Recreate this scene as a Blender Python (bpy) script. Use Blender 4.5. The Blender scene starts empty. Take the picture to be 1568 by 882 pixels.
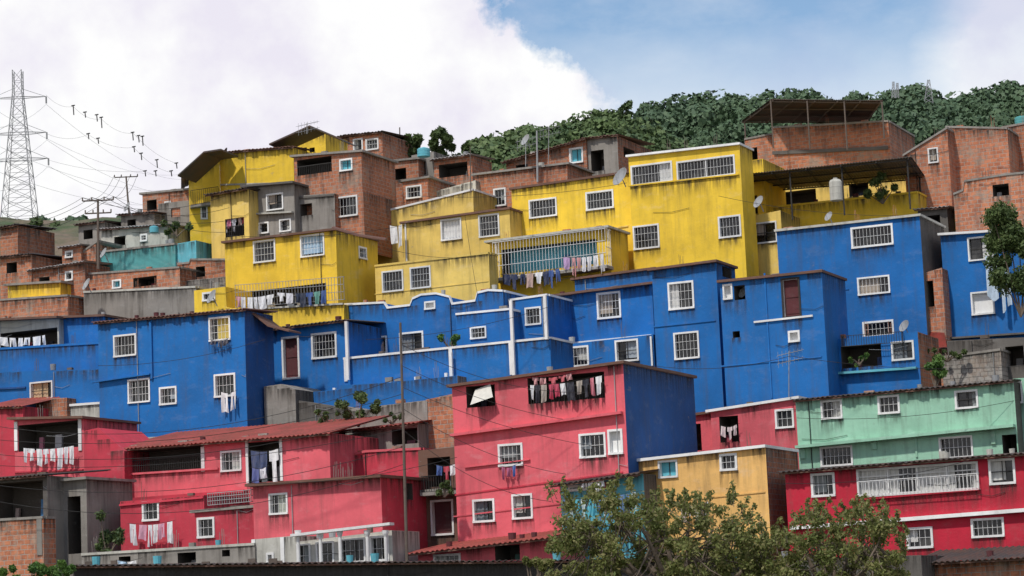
import bpy, math, random
from math import radians, sin, cos, pi
from mathutils import Vector, Matrix
from mathutils.geometry import tessellate_polygon
import numpy as np
random.seed(7)
rng=np.random.default_rng(5)
scene=bpy.context.scene
COL=scene.collection
# ---------------------------------------------------------------- camera
K=36/85/1568
M=Matrix.Rotation(radians(98),3,'X')@Matrix.Rotation(radians(-2.5),3,'Z')
CAM=Vector((0,0,1.7))
cd=bpy.data.cameras.new('camera'); cd.lens=85; cd.sensor_width=36; cd.clip_end=9000; cd.clip_start=.5
co=bpy.data.objects.new('camera',cd); COL.objects.link(co)
co.matrix_world=Matrix.Translation(CAM)@M.to_4x4()
scene.camera=co
scene.view_settings.view_transform='Standard'; scene.view_settings.look='None'; scene.view_settings.exposure=0
def ray(u,v): return M@Vector(((u-784)*K,-(v-441)*K,-1))
def P(u,v,Y):
    d=ray(u,v); return CAM+d*(Y/d.y)
def Yh(u,v): return 112+(882-v)*.075-(u-784)*.0103
# ---------------------------------------------------------------- materials
def newmat(name):
    m=bpy.data.materials.new(name); m.use_nodes=True
    nt=m.node_tree; b=nt.nodes['Principled BSDF']; return m,nt,b
def noise(nt,vec,scale,detail=5,rough=.6):
    n=nt.nodes.new('ShaderNodeTexNoise'); n.inputs['Scale'].default_value=scale; n.inputs['Detail'].default_value=detail; n.inputs['Roughness'].default_value=rough
    nt.links.new(vec,n.inputs['Vector']); return n.outputs['Fac']
def rampf(nt,f,a,b,lo=0.,hi=1.):
    n=nt.nodes.new('ShaderNodeMapRange'); n.inputs['From Min'].default_value=a; n.inputs['From Max'].default_value=b
    n.inputs['To Min'].default_value=lo; n.inputs['To Max'].default_value=hi
    nt.links.new(f,n.inputs['Value']); return n.outputs['Result']
def mixc(nt,f,a,b,mode='MIX'):
    n=nt.nodes.new('ShaderNodeMix'); n.data_type='RGBA'; n.blend_type=mode
    if isinstance(f,(int,float)): n.inputs[0].default_value=f
    else: nt.links.new(f,n.inputs[0])
    for i,x in ((6,a),(7,b)):
        if isinstance(x,tuple): n.inputs[i].default_value=(x[0],x[1],x[2],1)
        else: nt.links.new(x,n.inputs[i])
    return n.outputs[2]
def mapping(nt,vec,sc):
    n=nt.nodes.new('ShaderNodeMapping'); n.inputs['Scale'].default_value=sc; nt.links.new(vec,n.inputs['Vector']); return n.outputs[0]
def objvar(nt,c,lo=.90,hi=1.06):
    oi=nt.nodes.new('ShaderNodeObjectInfo')
    v=rampf(nt,oi.outputs['Random'],0,1,lo,hi)
    h=nt.nodes.new('ShaderNodeHueSaturation'); nt.links.new(v,h.inputs['Value']); nt.links.new(c,h.inputs['Color']); return h.outputs[0]
def bump(nt,b,f,dist,st=.6):
    n=nt.nodes.new('ShaderNodeBump'); n.inputs['Distance'].default_value=dist; n.inputs['Strength'].default_value=st
    nt.links.new(f,n.inputs['Height']); nt.links.new(n.outputs[0],b.inputs['Normal'])
MC={}
def paint(name,c,dirt=.5,fade=.3):
    m,nt,b=newmat(name); tc=nt.nodes.new('ShaderNodeTexCoord').outputs['Object']
    big=noise(nt,tc,.5,6); st=noise(nt,mapping(nt,tc,(2.6,2.6,.22)),1,5,.65); fine=noise(nt,tc,3.5,8,.7); pat=noise(nt,mapping(nt,tc,(.8,.8,1.6)),1.1,8,.7)
    c2=tuple(x*.74 for x in c); L=.3*c[0]+.5*c[1]+.2*c[2]
    c3=tuple(x*.62+.38*min(.6,L+.22) for x in c)
    col=mixc(nt,rampf(nt,big,.35,.68),c,c2)
    col=mixc(nt,rampf(nt,pat,.55,.66,0,fade),col,c3)
    col=mixc(nt,rampf(nt,st,.50,.76,0,dirt),col,(.07,.06,.05))
    col=mixc(nt,rampf(nt,fine,.58,.72,0,.32*dirt*2),col,(.16,.14,.12))
    col=mixc(nt,rampf(nt,pat,.35,.28,0,min(1,dirt*1.3)),col,(.22,.2,.18))
    col=objvar(nt,col)
    nt.links.new(col,b.inputs['Base Color']); b.inputs['Roughness'].default_value=.85
    bump(nt,b,fine,.03,.7); MC[name]=m; return m
paint('yellow_paint',(.85,.57,.04),.30,.3); paint('pale_yellow_paint',(.76,.54,.13),.36,.3)
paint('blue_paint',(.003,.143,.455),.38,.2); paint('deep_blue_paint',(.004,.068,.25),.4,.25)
paint('red_paint',(.56,.042,.072),.40,.3); paint('pink_paint',(.70,.115,.145),.36,.3)
paint('crimson_paint',(.50,.012,.038),.34,.15); paint('mint_paint',(.31,.57,.42),.42,.35)
paint('apricot_paint',(.80,.47,.15),.42,.4); paint('teal_paint',(.08,.33,.34),.4,.4)
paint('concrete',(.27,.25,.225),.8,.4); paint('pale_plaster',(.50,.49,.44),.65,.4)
paint('dark_concrete',(.12,.11,.10),.7,.3); paint('white_trim',(.80,.80,.79),.2,.1)
paint('brown_trim',(.16,.08,.055),.6,.4); paint('cyan_panel',(.12,.46,.56),.3,.3); paint('maroon_paint',(.10,.02,.025),.4,.2)
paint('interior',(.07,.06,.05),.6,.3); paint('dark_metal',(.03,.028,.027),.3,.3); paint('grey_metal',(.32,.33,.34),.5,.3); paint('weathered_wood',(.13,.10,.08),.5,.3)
def brickmat(name,c1,c2,mortar,stain=.6):
    m,nt,b=newmat(name); uv=nt.nodes.new('ShaderNodeTexCoord'); 
    br=nt.nodes.new('ShaderNodeTexBrick'); nt.links.new(uv.outputs['UV'],br.inputs['Vector'])
    br.inputs['Color1'].default_value=(*c1,1); br.inputs['Color2'].default_value=(*c2,1); br.inputs['Mortar'].default_value=(*mortar,1)
    br.inputs['Scale'].default_value=1; br.inputs['Mortar Size'].default_value=.02; br.inputs['Brick Width'].default_value=.4; br.inputs['Row Height'].default_value=.24
    o=uv.outputs['Object']
    st=noise(nt,mapping(nt,o,(2,2,.3)),1,5,.65); big=noise(nt,o,.8,7,.7); fine=noise(nt,o,5,5,.7); cell=noise(nt,mapping(nt,uv.outputs['UV'],(2.5,4.2,1)),1,2,.8)
    col=mixc(nt,rampf(nt,cell,.45,.7,0,.8),br.outputs['Color'],tuple(x*1.25 for x in c1))
    col=mixc(nt,rampf(nt,big,.52,.64,0,.8),col,(.30,.24,.19))
    col=mixc(nt,rampf(nt,st,.50,.72,0,stain),col,(.07,.05,.045))
    col=mixc(nt,rampf(nt,fine,.52,.75,0,.5),col,(.17,.065,.035))
    col=objvar(nt,col,.8,1.15); nt.links.new(col,b.inputs['Base Color']); b.inputs['Roughness'].default_value=.9
    bump(nt,b,br.outputs['Fac'],-.03,.9); MC[name]=m
brickmat('clay_brick',(.45,.17,.085),(.30,.105,.055),(.34,.29,.25))
brickmat('grey_block',(.30,.28,.26),(.22,.21,.19),(.14,.13,.12),.5)
def tin(name,c,rust=.5):
    m,nt,b=newmat(name); tc=nt.nodes.new('ShaderNodeTexCoord').outputs['Object']
    n1=noise(nt,tc,.9,6,.7); n2=noise(nt,tc,5,5,.7)
    col=mixc(nt,rampf(nt,n1,.42,.62,0,rust),c,(.14,.06,.035)); col=mixc(nt,rampf(nt,n2,.5,.75,0,.5),col,tuple(x*.4 for x in c))
    nt.links.new(col,b.inputs['Base Color']); b.inputs['Roughness'].default_value=.6; MC[name]=m
tin('dark_tin',(.05,.045,.042)); tin('red_tin',(.36,.075,.06),.6); tin('grey_tin',(.34,.34,.34)); tin('brown_tin',(.15,.075,.055))
m,nt,b=newmat('window_glass'); b.inputs['Roughness'].default_value=.15
tc=nt.nodes.new('ShaderNodeTexCoord').outputs['Object']
nt.links.new(mixc(nt,rampf(nt,noise(nt,tc,1.6,3),.45,.65),(.010,.011,.012),(.05,.05,.048)),b.inputs['Base Color']); MC['window_glass']=m
m,nt,b=newmat('rain_stain'); tcn=nt.nodes.new('ShaderNodeTexCoord'); sp=nt.nodes.new('ShaderNodeSeparateXYZ'); nt.links.new(tcn.outputs['UV'],sp.inputs[0])
b.inputs['Base Color'].default_value=(.05,.043,.037,1); b.inputs['Roughness'].default_value=.95
stn=noise(nt,mapping(nt,tcn.outputs['UV'],(5,.35,1)),1,4,.7)
pw=nt.nodes.new('ShaderNodeMath'); pw.operation='POWER'; nt.links.new(sp.outputs[1],pw.inputs[0]); pw.inputs[1].default_value=1.4
mu=nt.nodes.new('ShaderNodeMath'); mu.operation='MULTIPLY'; nt.links.new(pw.outputs[0],mu.inputs[0]); nt.links.new(rampf(nt,stn,.38,.66,0,.85),mu.inputs[1]); mu.use_clamp=True
nt.links.new(mu.outputs[0],b.inputs['Alpha']); MC['rain_stain']=m
CLOTH=[(.78,.78,.79),(.72,.72,.74),(.62,.62,.66),(.05,.1,.28),(.02,.03,.06),(.45,.05,.08),(.08,.25,.5),(.6,.45,.4),(.25,.28,.33),(.6,.2,.3),(.12,.3,.25)]
m,nt,b=newmat('cloth'); a=nt.nodes.new('ShaderNodeAttribute'); a.attribute_name='Col'
tc=nt.nodes.new('ShaderNodeTexCoord').outputs['Object']
nt.links.new(mixc(nt,rampf(nt,noise(nt,tc,4,4),.4,.7,0,.3),a.outputs['Color'],(.2,.2,.22)),b.inputs['Base Color']); b.inputs['Roughness'].default_value=.95; MC['cloth']=m
def foliage(name,c1,c2,c3,sc=.6,tr_=.3):
    m,nt,b=newmat(name); tc=nt.nodes.new('ShaderNodeTexCoord').outputs['Object']
    g=nt.nodes.new('ShaderNodeNewGeometry')
    col=mixc(nt,rampf(nt,noise(nt,tc,sc,4),.38,.62),c1,c2); col=mixc(nt,rampf(nt,g.outputs['Random Per Island'],.5,1,0,.8),col,c3)
    nt.links.new(col,b.inputs['Base Color']); b.inputs['Roughness'].default_value=.7
    if tr_:
        tr=nt.nodes.new('ShaderNodeBsdfTranslucent'); nt.links.new(col,tr.inputs['Color'])
        mx=nt.nodes.new('ShaderNodeMixShader'); mx.inputs[0].default_value=tr_
        out=nt.nodes['Material Output']; nt.links.new(b.outputs[0],mx.inputs[1]); nt.links.new(tr.outputs[0],mx.inputs[2]); nt.links.new(mx.outputs[0],out.inputs['Surface'])
    MC[name]=m
foliage('tree_foliage',(.12,.155,.035),(.19,.21,.06),(.29,.25,.11),.9,.4)
foliage('dark_foliage',(.035,.068,.018),(.08,.125,.032),(.13,.17,.05),.35,.25)
foliage('far_foliage',(.038,.078,.038),(.058,.105,.047),(.075,.125,.055),.03,0)  # distance haze put into the leaf colours as a bluish tint
foliage('near_hill_foliage',(.036,.072,.022),(.07,.115,.03),(.10,.145,.045),.2,0)
foliage('plant_foliage',(.05,.13,.025),(.11,.21,.035),(.15,.24,.06),1.2)
m,nt,b=newmat('bark'); b.inputs['Base Color'].default_value=(.13,.10,.075,1); b.inputs['Roughness'].default_value=.9
tc=nt.nodes.new('ShaderNodeTexCoord').outputs['Object']; bump(nt,b,noise(nt,tc,9,5),.03); MC['bark']=m
m,nt,b=newmat('hillside_earth'); tc=nt.nodes.new('ShaderNodeTexCoord').outputs['Object']
c=mixc(nt,rampf(nt,noise(nt,tc,.25,6),.42,.58),(.15,.115,.08),(.05,.08,.03)); c=mixc(nt,rampf(nt,noise(nt,tc,2,6),.5,.7,0,.6),c,(.09,.075,.06))
nt.links.new(c,b.inputs['Base Color']); b.inputs['Roughness'].default_value=.95; bump(nt,b,noise(nt,tc,1.5,7),.3); MC['hillside_earth']=m
m,nt,b=newmat('forest_floor'); tc=nt.nodes.new('ShaderNodeTexCoord').outputs['Object']
nt.links.new(mixc(nt,rampf(nt,noise(nt,tc,.12,6),.42,.6),(.03,.06,.028),(.055,.10,.042)),b.inputs['Base Color']); b.inputs['Roughness'].default_value=.95; bump(nt,b,noise(nt,tc,.25,7),2.); MC['forest_floor']=m
# ---------------------------------------------------------------- mesh builder
class MB:
    def __init__(s): s.v=[];s.f=[];s.uv=[];s.c=[]
    def face(s,pts,uvs=None,col=None):
        i=len(s.v); s.v+= [tuple(p) for p in pts]; s.f.append(tuple(range(i,i+len(pts))))
        s.uv+= uvs if uvs else [(p[0],p[2]) for p in pts]
        if col: s.c+=[(*col,1)]*len(pts)
    def hexa(s,q):
        for a in ((0,1,2,3),(5,4,7,6),(4,0,3,7),(1,5,6,2),(3,2,6,7),(4,5,1,0)): s.face([q[k] for k in a])
    def box(s,F,s0,s1,z0,z1,d0,d1):
        s.hexa([F.pt(s0,z0,d1),F.pt(s1,z0,d1),F.pt(s1,z1,d1),F.pt(s0,z1,d1),F.pt(s0,z0,d0),F.pt(s1,z0,d0),F.pt(s1,z1,d0),F.pt(s0,z1,d0)])
    def sbox(s,F,a,b,t,d0,d1):
        s.hexa([F.pt(a[0],a[1]-t,d1),F.pt(b[0],b[1]-t,d1),F.pt(b[0],b[1],d1),F.pt(a[0],a[1],d1),F.pt(a[0],a[1]-t,d0),F.pt(b[0],b[1]-t,d0),F.pt(b[0],b[1],d0),F.pt(a[0],a[1],d0)])
    def tube(s,pts,rad,n=6):
        rings=[]
        for i,p in enumerate(pts):
            d=(pts[min(i+1,len(pts)-1)]-pts[max(i-1,0)]).normalized()
            a=d.cross(Vector((.31,.2,.93)));
            if a.length<.05: a=d.cross(Vector((1,0,0)))
            a.normalize(); b_=d.cross(a); r=rad[i] if isinstance(rad,(list,tuple)) else rad
            rings.append([p+(a*cos(2*pi*k/n)+b_*sin(2*pi*k/n))*r for k in range(n)])
        for i in range(len(rings)-1):
            for k in range(n): s.face([rings[i][k],rings[i][(k+1)%n],rings[i+1][(k+1)%n],rings[i+1][k]])
        s.face(rings[0][::-1]); s.face(rings[-1])
    def lathe(s,c,prof,n=16):
        for i in range(len(prof)-1):
            (r0,z0),(r1,z1)=prof[i],prof[i+1]
            for k in range(n):
                a,b_=2*pi*k/n,2*pi*(k+1)/n
                s.face([c+Vector((r0*cos(a),r0*sin(a),z0)),c+Vector((r0*cos(b_),r0*sin(b_),z0)),c+Vector((r1*cos(b_),r1*sin(b_),z1)),c+Vector((r1*cos(a),r1*sin(a),z1))])
    def obj(s,name,mat,parent=None):
        if not s.f: return None
        me=bpy.data.meshes.new(name); me.from_pydata(s.v,[],s.f)
        uvl=me.uv_layers.new(name='UVMap'); uvl.data.foreach_set('uv',[x for p in s.uv for x in p])
        if s.c:
            ca=me.color_attributes.new('Col','FLOAT_COLOR','CORNER'); ca.data.foreach_set('color',[x for p in s.c for x in p])
        me.materials.append(MC[mat]); o=bpy.data.objects.new(name,me); COL.objects.link(o)
        if parent: o.parent=parent; o.location=-parent.location
        return o
def empty(name,loc):
    e=bpy.data.objects.new(name,None); e.location=loc; e.empty_display_size=.5; COL.objects.link(e); return e
class Fr:
    def __init__(s,O,th):
        s.O=Vector((O.x,O.y,0)); t=radians(th); s.r=Vector((cos(t),-sin(t),0)); s.n=Vector((-sin(t),-cos(t),0))
    def pt(s,a,z,d=0): p=s.O+s.r*a+s.n*d; return Vector((p.x,p.y,z))
    def hit(s,u,v,d=0):
        r=ray(u,v); t=((s.O+s.n*d)-CAM).dot(s.n)/r.dot(s.n); p=CAM+r*t; return ((p-s.O).dot(s.r),p.z)
class H: pass
def panel(mb,F,outer,holes):
    polys=[[Vector((a,z,0)) for a,z in outer]]+[[Vector((a,z,0)) for a,z in h] for h in holes]
    flat=[p for q in polys for p in q]
    for t in tessellate_polygon(polys):
        mb.face([F.pt(flat[i].x,flat[i].y) for i in t],[(flat[i].x,flat[i].y) for i in t])
def topz(top,a):
    for (s0,z0),(s1,z1) in zip(top[:-1],top[1:]):
        if s0<=a<=s1 and s1>s0: return z0+(z1-z0)*(a-s0)/(s1-s0)
    return min(z for _,z in top)
def curt_col(): return random.choice([(.55,.55,.53),(.42,.42,.39),(.3,.34,.38),(.36,.3,.24),(.22,.24,.24),(.14,.16,.18)])
def stain(h,F,s0,s1,z1,L,seed):
    h.st.face([F.pt(s0,z1-L,.004),F.pt(s1,z1-L,.004),F.pt(s1,z1,.004),F.pt(s0,z1,.004)],[(s0+seed,0),(s1+seed,0),(s1+seed,1),(s0+seed,1)])
def windows(h,F,W,top,zb,wins):
    holes=[]
    for w in wins:
        u0,v0,u1,v1,ty=w[:5]; uc,vc=(u0+u1)/2,(v0+v1)/2
        a0,a1=F.hit(u0,vc)[0],F.hit(u1,vc)[0]; z1,z0=F.hit(uc,v0)[1],F.hit(uc,v1)[1]
        if a0>a1:a0,a1=a1,a0
        fw=.0 if ty in 'oO' else random.uniform(.085,.11)
        a0=max(a0,.06);a1=min(a1,W-.06);z0=max(z0,zb+.1)
        z1=min(z1,topz(top,a0)-.1,topz(top,a1)-.1)
        if a1-a0<.25 or z1-z0<.2: continue
        h0,h1,y0,y1=a0+fw,a1-fw,z0+fw,z1-fw
        if any(not(h1<q[0]-.02 or h0>q[1]+.02 or y1<q[2]-.02 or y0>q[3]+.02) for q in [x[1] for x in holes]): continue
        holes.append(([(h0,y0),(h1,y0),(h1,y1),(h0,y1)],(h0,h1,y0,y1)))
        if z0-zb>1.2 and random.random()<.8: stain(h,F,a0-.05,a1+.05,z0,random.uniform(.5,1.2),random.random()*50)
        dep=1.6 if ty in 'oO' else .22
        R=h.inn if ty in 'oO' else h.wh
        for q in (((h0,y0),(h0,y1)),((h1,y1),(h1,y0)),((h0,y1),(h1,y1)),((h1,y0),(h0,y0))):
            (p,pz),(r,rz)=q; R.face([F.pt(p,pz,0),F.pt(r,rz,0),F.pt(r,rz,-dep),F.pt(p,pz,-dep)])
        fm=h.dk if ty=='D' else h.wh
        if fw:
            e=.05; fm.box(F,a0,a1,z0,y0,-.02,e+.04); fm.box(F,a0,a1,y1,z1,-.02,e)
            fm.box(F,a0,h0,y0,y1,-.02,e); fm.box(F,h1,a1,y0,y1,-.02,e)
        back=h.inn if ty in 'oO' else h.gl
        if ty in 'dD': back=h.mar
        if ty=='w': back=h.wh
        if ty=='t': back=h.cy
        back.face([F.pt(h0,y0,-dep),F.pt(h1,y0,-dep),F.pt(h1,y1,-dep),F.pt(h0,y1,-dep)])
        ww,hh=h1-h0,y1-y0
        if ty in 'dD':
            back.box(F,h0+.08,h1-.08,y0+.15,y0+hh*.45,-dep+.002,-dep+.03); back.box(F,h0+.08,h1-.08,y0+hh*.52,y1-.12,-dep+.002,-dep+.03)
        if ty=='t': h.dk.box(F,(h0+h1)/2-.02,(h0+h1)/2+.02,y0,y1,-dep+.002,-dep+.03)
        if ty in 'cl' or (ty=='g' and random.random()<.25):
            cc=w[5] if len(w)>5 else curt_col()
            n=max(4,int(ww/.11)); side=random.random()<.5; f0=random.choice([.4,.5,.65]) if ty!='c' or len(w)<=5 else random.choice([0,.3])
            yb=y0 if random.random()<.6 else y0+hh*random.uniform(.1,.4)
            for i in range(n):
                t=i/n
                if ty=='l': skip=(int(t*ww/1.25)%2==1 and (t*ww/1.25)%1>.35)
                else: skip= (t<f0) if side else (t>1-f0)
                if skip: continue
                x0=h0+ww*i/n; x1=h0+ww*(i+1)/n; d0=-.195+.045*(i%2); d1=-.195+.045*((i+1)%2)
                h.cl.face([F.pt(x0,yb,d0),F.pt(x1,yb,d1),F.pt(x1,y1,d1),F.pt(x0,y1,d0)],col=cc)
        if ww>2.6 and ty in 'gl':
            k=int(ww/1.3)
            for i in range(1,k): x=h0+ww*i/k; h.wh.box(F,x-.03,x+.03,y0,y1,-.1,.0-.001)
            if ty=='l': h.wh.box(F,h0,h1,y0+hh*.72,y0+hh*.72+.05,-.1,-.05)
        if ty in 'gcpl' :
            if ty=='g' or random.random()<.4:
                nb=max(2,int(ww/.2)); 
                for i in range(1,nb):
                    x=h0+ww*i/nb; h.wh.box(F,x-.007,x+.007,y0,y1,.002,.014)
                nr=max(2,round(hh/.45))
                for i in range(1,nr):
                    z=y0+hh*i/nr; h.wh.box(F,h0,h1,z-.008,z+.008,.016,.03)
            else:
                h.dk.box(F,(h0+h1)/2-.02,(h0+h1)/2+.02,y0,y1,-.1,-.07); h.dk.box(F,h0,h1,y0+hh*.5-.02,y0+hh*.5+.02,-.068,-.04)
        if ty=='O':
            nb=int(ww/.13); zt=y0+min(hh*.55,.95)
            for i in range(nb+1):
                x=h0+ww*i/max(1,nb); h.dk.box(F,x-.011,x+.011,y0,zt,-.06,-.038)
            h.dk.box(F,h0,h1,zt,zt+.05,-.07,-.03)
        if ty=='o' and ww>.7:
            for _ in range(int(ww/.9)):
                x=random.uniform(h0,h1-.3); hh2=random.uniform(.2,.6)*hh; c_=tuple(k*.6 for k in random.choice(CLOTH)); dd=random.uniform(-1.4,-.5); wd=random.uniform(.2,.5)
                Q=[F.pt(x,y0,dd),F.pt(x+wd,y0,dd),F.pt(x+wd,y0+hh2,dd-.05),F.pt(x,y0+hh2,dd-.05)]; h.cl.face(Q,col=c_)
                Q2=[q-F.n*.15 for q in Q]; h.cl.face([Q[0],Q2[0],Q2[3],Q[3]],col=c_); h.cl.face([Q[1],Q2[1],Q2[2],Q[2]],col=c_); h.cl.face([Q[3],Q[2],Q2[2],Q2[3]],col=c_)
    return [x[0] for x in holes],[x[1] for x in holes]
def corr(mb,F,a,b,d0,d1,rise,amp=.035,wl=.26):
    n=max(6,int((b[0]-a[0])/wl*4)); pr=None
    for i in range(n+1):
        t=i/n; s=a[0]+(b[0]-a[0])*t; z=a[1]+(b[1]-a[1])*t+amp*sin(2*pi*i/4+.4)
        j=.06*sin(i//8*2.7)
        c=(F.pt(s,z-d1*rise,d1+j),F.pt(s,z-d0*rise,d0),F.pt(s,z-d1*rise-.03,d1+j),F.pt(s,z-d0*rise-.03,d0))
        if pr:
            mb.face([pr[0],c[0],c[1],pr[1]]); mb.face([pr[2],pr[3],c[3],c[2]]); mb.face([pr[2],c[2],c[0],pr[0]])
        pr=c
HOUSES=[]
def house(name,col,TL,TR,vb,D=6,wins=(),side=(),roof=None,top=None,dy=0,th=25,ext=1.6,sidecol=None,cap=None,ledges=()):
    h=H(); h.wh,h.gl,h.dk,h.inn,h.cl,h.mar,h.cy,h.st=[MB() for _ in range(8)]
    Y0=Yh(TL[0],vb)+dy; O=P(TL[0],TL[1],Y0); F=Fr(O,th); h.F=F; h.D=D; h.col=col; h.roofed=bool(roof and roof[0]=='tin')
    tp=[F.hit(*p) for p in ([TL]+list(top or [])+[TR])]; tp[0]=(0,O.z)
    for i in range(1,len(tp)): 
        if tp[i][0]<=tp[i-1][0]+.01: tp[i]=(tp[i-1][0]+.01,tp[i][1])
    W=tp[-1][0]; zb=F.hit(TL[0],vb)[1]-ext; h.W=W;h.top=tp;h.zb=zb
    E=empty(name,Vector((O.x,O.y,zb))); h.E=E
    holes,hb=windows(h,F,W,tp,zb,wins)
    mb=MB(); panel(mb,F,[(0,zb)]+[(W,zb)]+tp[::-1],holes)
    S=Fr(F.pt(W,0,0),th-90); S.r=-F.n; S.n=F.r; h.S=S
    sh,_=windows(h,S,D,[(0,tp[-1][1]),(D,tp[-1][1])],zb,side)
    sm=MB() if sidecol else mb
    panel(sm,S,[(0,zb),(D,zb),(D,tp[-1][1]),(0,tp[-1][1])],sh)
    s=.05; sd_=random.random()*50
    if W>1:
        while s<W-.3:
            e=min(W-.05,s+.8); zt=min(topz(tp,s),topz(tp,e))-.02; L=.85
            if not any(q[0]<e+.1 and q[1]>s-.1 and q[3]>zt-L for q in hb): stain(h,F,s,e,zt,L,sd_)
            s=e
    s=0.05
    while s<D-.3:
        e=min(D-.05,s+1.5); stain(h,S,s,e,tp[-1][1]-.02,1.3,sd_); s=e
    zl=tp[0][1]
    mb.face([F.pt(0,zb,-D),F.pt(0,zb,0),F.pt(0,zl,0),F.pt(0,zl,-D)],[(0,zb),(D,zb),(D,zl),(0,zl)])
    mb.face([F.pt(0,zb,-D),F.pt(0,zl,-D)]+[F.pt(a,z,-D) for a,z in tp[1:]]+[F.pt(W,zb,-D)])
    for (a,z),(b_,y) in zip(tp[:-1],tp[1:]): mb.face([F.pt(a,z,0),F.pt(b_,y,0),F.pt(b_,y,-D),F.pt(a,z,-D)])
    mb.obj('walls',col,E)
    if sidecol: sm.obj('side_wall',sidecol,E)
    if roof:
        kind,rc=roof[:2]; fo=roof[2] if len(roof)>2 else .35; rise=roof[3] if len(roof)>3 else .06; so=roof[4] if len(roof)>4 else .2
        rb=MB(); sl=(tp[-1][1]-tp[0][1])/W
        a=(-so,tp[0][1]-so*sl+.07); b_=(W+so,tp[-1][1]+so*sl+.07)
        if kind=='tin': 
            corr(rb,F,a,b_,-D-.2,fo,rise)
            rf=MB(); rf.sbox(F,(-so+.05,a[1]-.06-fo*rise),(W+so-.05,b_[1]-.06-fo*rise),.07,fo-.15,fo-.1)
            for i in range(int(W/1.2)+1):
                s=i*1.2+.2; z=a[1]+(s+so)*sl-.05-fo*rise*.5; 
                if s<W: rf.box(F,s,s+.07,z-.1,z-.03,.01,fo-.151)
            rf.obj('rafters','brown_trim',E)
        else: rb.sbox(F,(a[0],a[1]+.02),(b_[0],b_[1]+.02),.13,-D-.1,fo)
        rb.obj('roof',rc,E)
    if cap:
        cb=MB()
        for p,q in zip(tp[:-1],tp[1:]):
            if q[0]-p[0]>.05: cb.sbox(F,(p[0],p[1]+.09),(q[0],q[1]+.09),.12,-.2,.06)
        p=tp[-1]; cb.sbox(S,(0.2,p[1]+.088),(D,p[1]+.088),.12,-.2,.06)
        cb.obj('coping',cap,E)
    for L in ledges:
        p=F.hit(L[0],L[1]); q=F.hit(L[2],L[3]); lb=MB()
        if abs(q[0]-p[0])<.4:
            w=L[4]/2; lb.box(F,(p[0]+q[0])/2-w,(p[0]+q[0])/2+w,min(p[1],q[1]),max(p[1],q[1]),-.02,L[5])
        else: lb.sbox(F,p,q,L[4],-.02,L[5])
        lb.obj('ledge',L[6],E)
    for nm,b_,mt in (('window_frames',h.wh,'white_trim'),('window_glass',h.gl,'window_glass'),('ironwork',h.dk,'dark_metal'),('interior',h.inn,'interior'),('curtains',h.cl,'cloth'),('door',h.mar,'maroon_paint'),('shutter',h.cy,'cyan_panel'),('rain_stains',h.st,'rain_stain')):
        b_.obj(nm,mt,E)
    HOUSES.append(h); return h
def laundry(h,u0,v0,u1,v1,n,hp,d=.5,pal=None,name='hanging_laundry'):
    F=h.F; a=F.hit(u0,v0,d); b_=F.hit(u1,v1,d); mb=MB(); px=F.hit(u0,v0,d)[1]-F.hit(u0,v0+hp,d)[1]
    L=b_[0]-a[0]; x=0; i=0
    while x<L-.15 and i<n*3:
        w=min(L-x,random.uniform(.7,1.3)*L/n); hh=px*random.uniform(.55,1.1); c=random.choice(pal or CLOTH); kind=random.random(); ph=random.uniform(0,6)
        def pt(s,t): 
            sag=-.12*sin(pi*(x+s*w)/L); z=a[1]+(b_[1]-a[1])*(x+s*w)/L+sag-t*hh*(1+.06*sin(ph*3+s*5))
            return F.pt(a[0]+x+s*w,z,d+.07*sin(ph+s*8+t*2)*(.3+t)+.02)
        def patch(s0,s1,t0,t1,k=0):
            m_,n_=4,3
            for p in range(m_):
                for q in range(n_):
                    S=[s0+(s1-s0)*e/m_ for e in (p,p+1)]; T=[t0+(t1-t0)*e/n_ for e in (q,q+1)]
                    mb.face([pt(S[0]+k*T[1],T[1]),pt(S[1]+k*T[1],T[1]),pt(S[1]+k*T[0],T[0]),pt(S[0]+k*T[0],T[0])],col=c)
        if kind<.4: patch(0.02,.94,0,1,random.uniform(-.05,.05))
        elif kind<.75: patch(.22,.76,0,1); patch(.02,.22,.0,.35,0); patch(.76,.96,.0,.35,0)
        else: patch(.1,.85,0,.25); patch(.1,.44,.25,1,-.04); patch(.52,.85,.25,1,.04)
        x+=w*random.uniform(.95,1.25); i+=1
    o=mb.obj(name,'cloth'); 
    l=MB(); l.tube([F.pt(a[0]-.1,a[1]+.02,d),F.pt((a[0]+b_[0])/2,(a[1]+b_[1])/2-.1,d),F.pt(b_[0]+.1,b_[1]+.02,d)],.01,4)
    lo=l.obj('line','dark_metal'); 
    if o and lo: lo.parent=o
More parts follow.
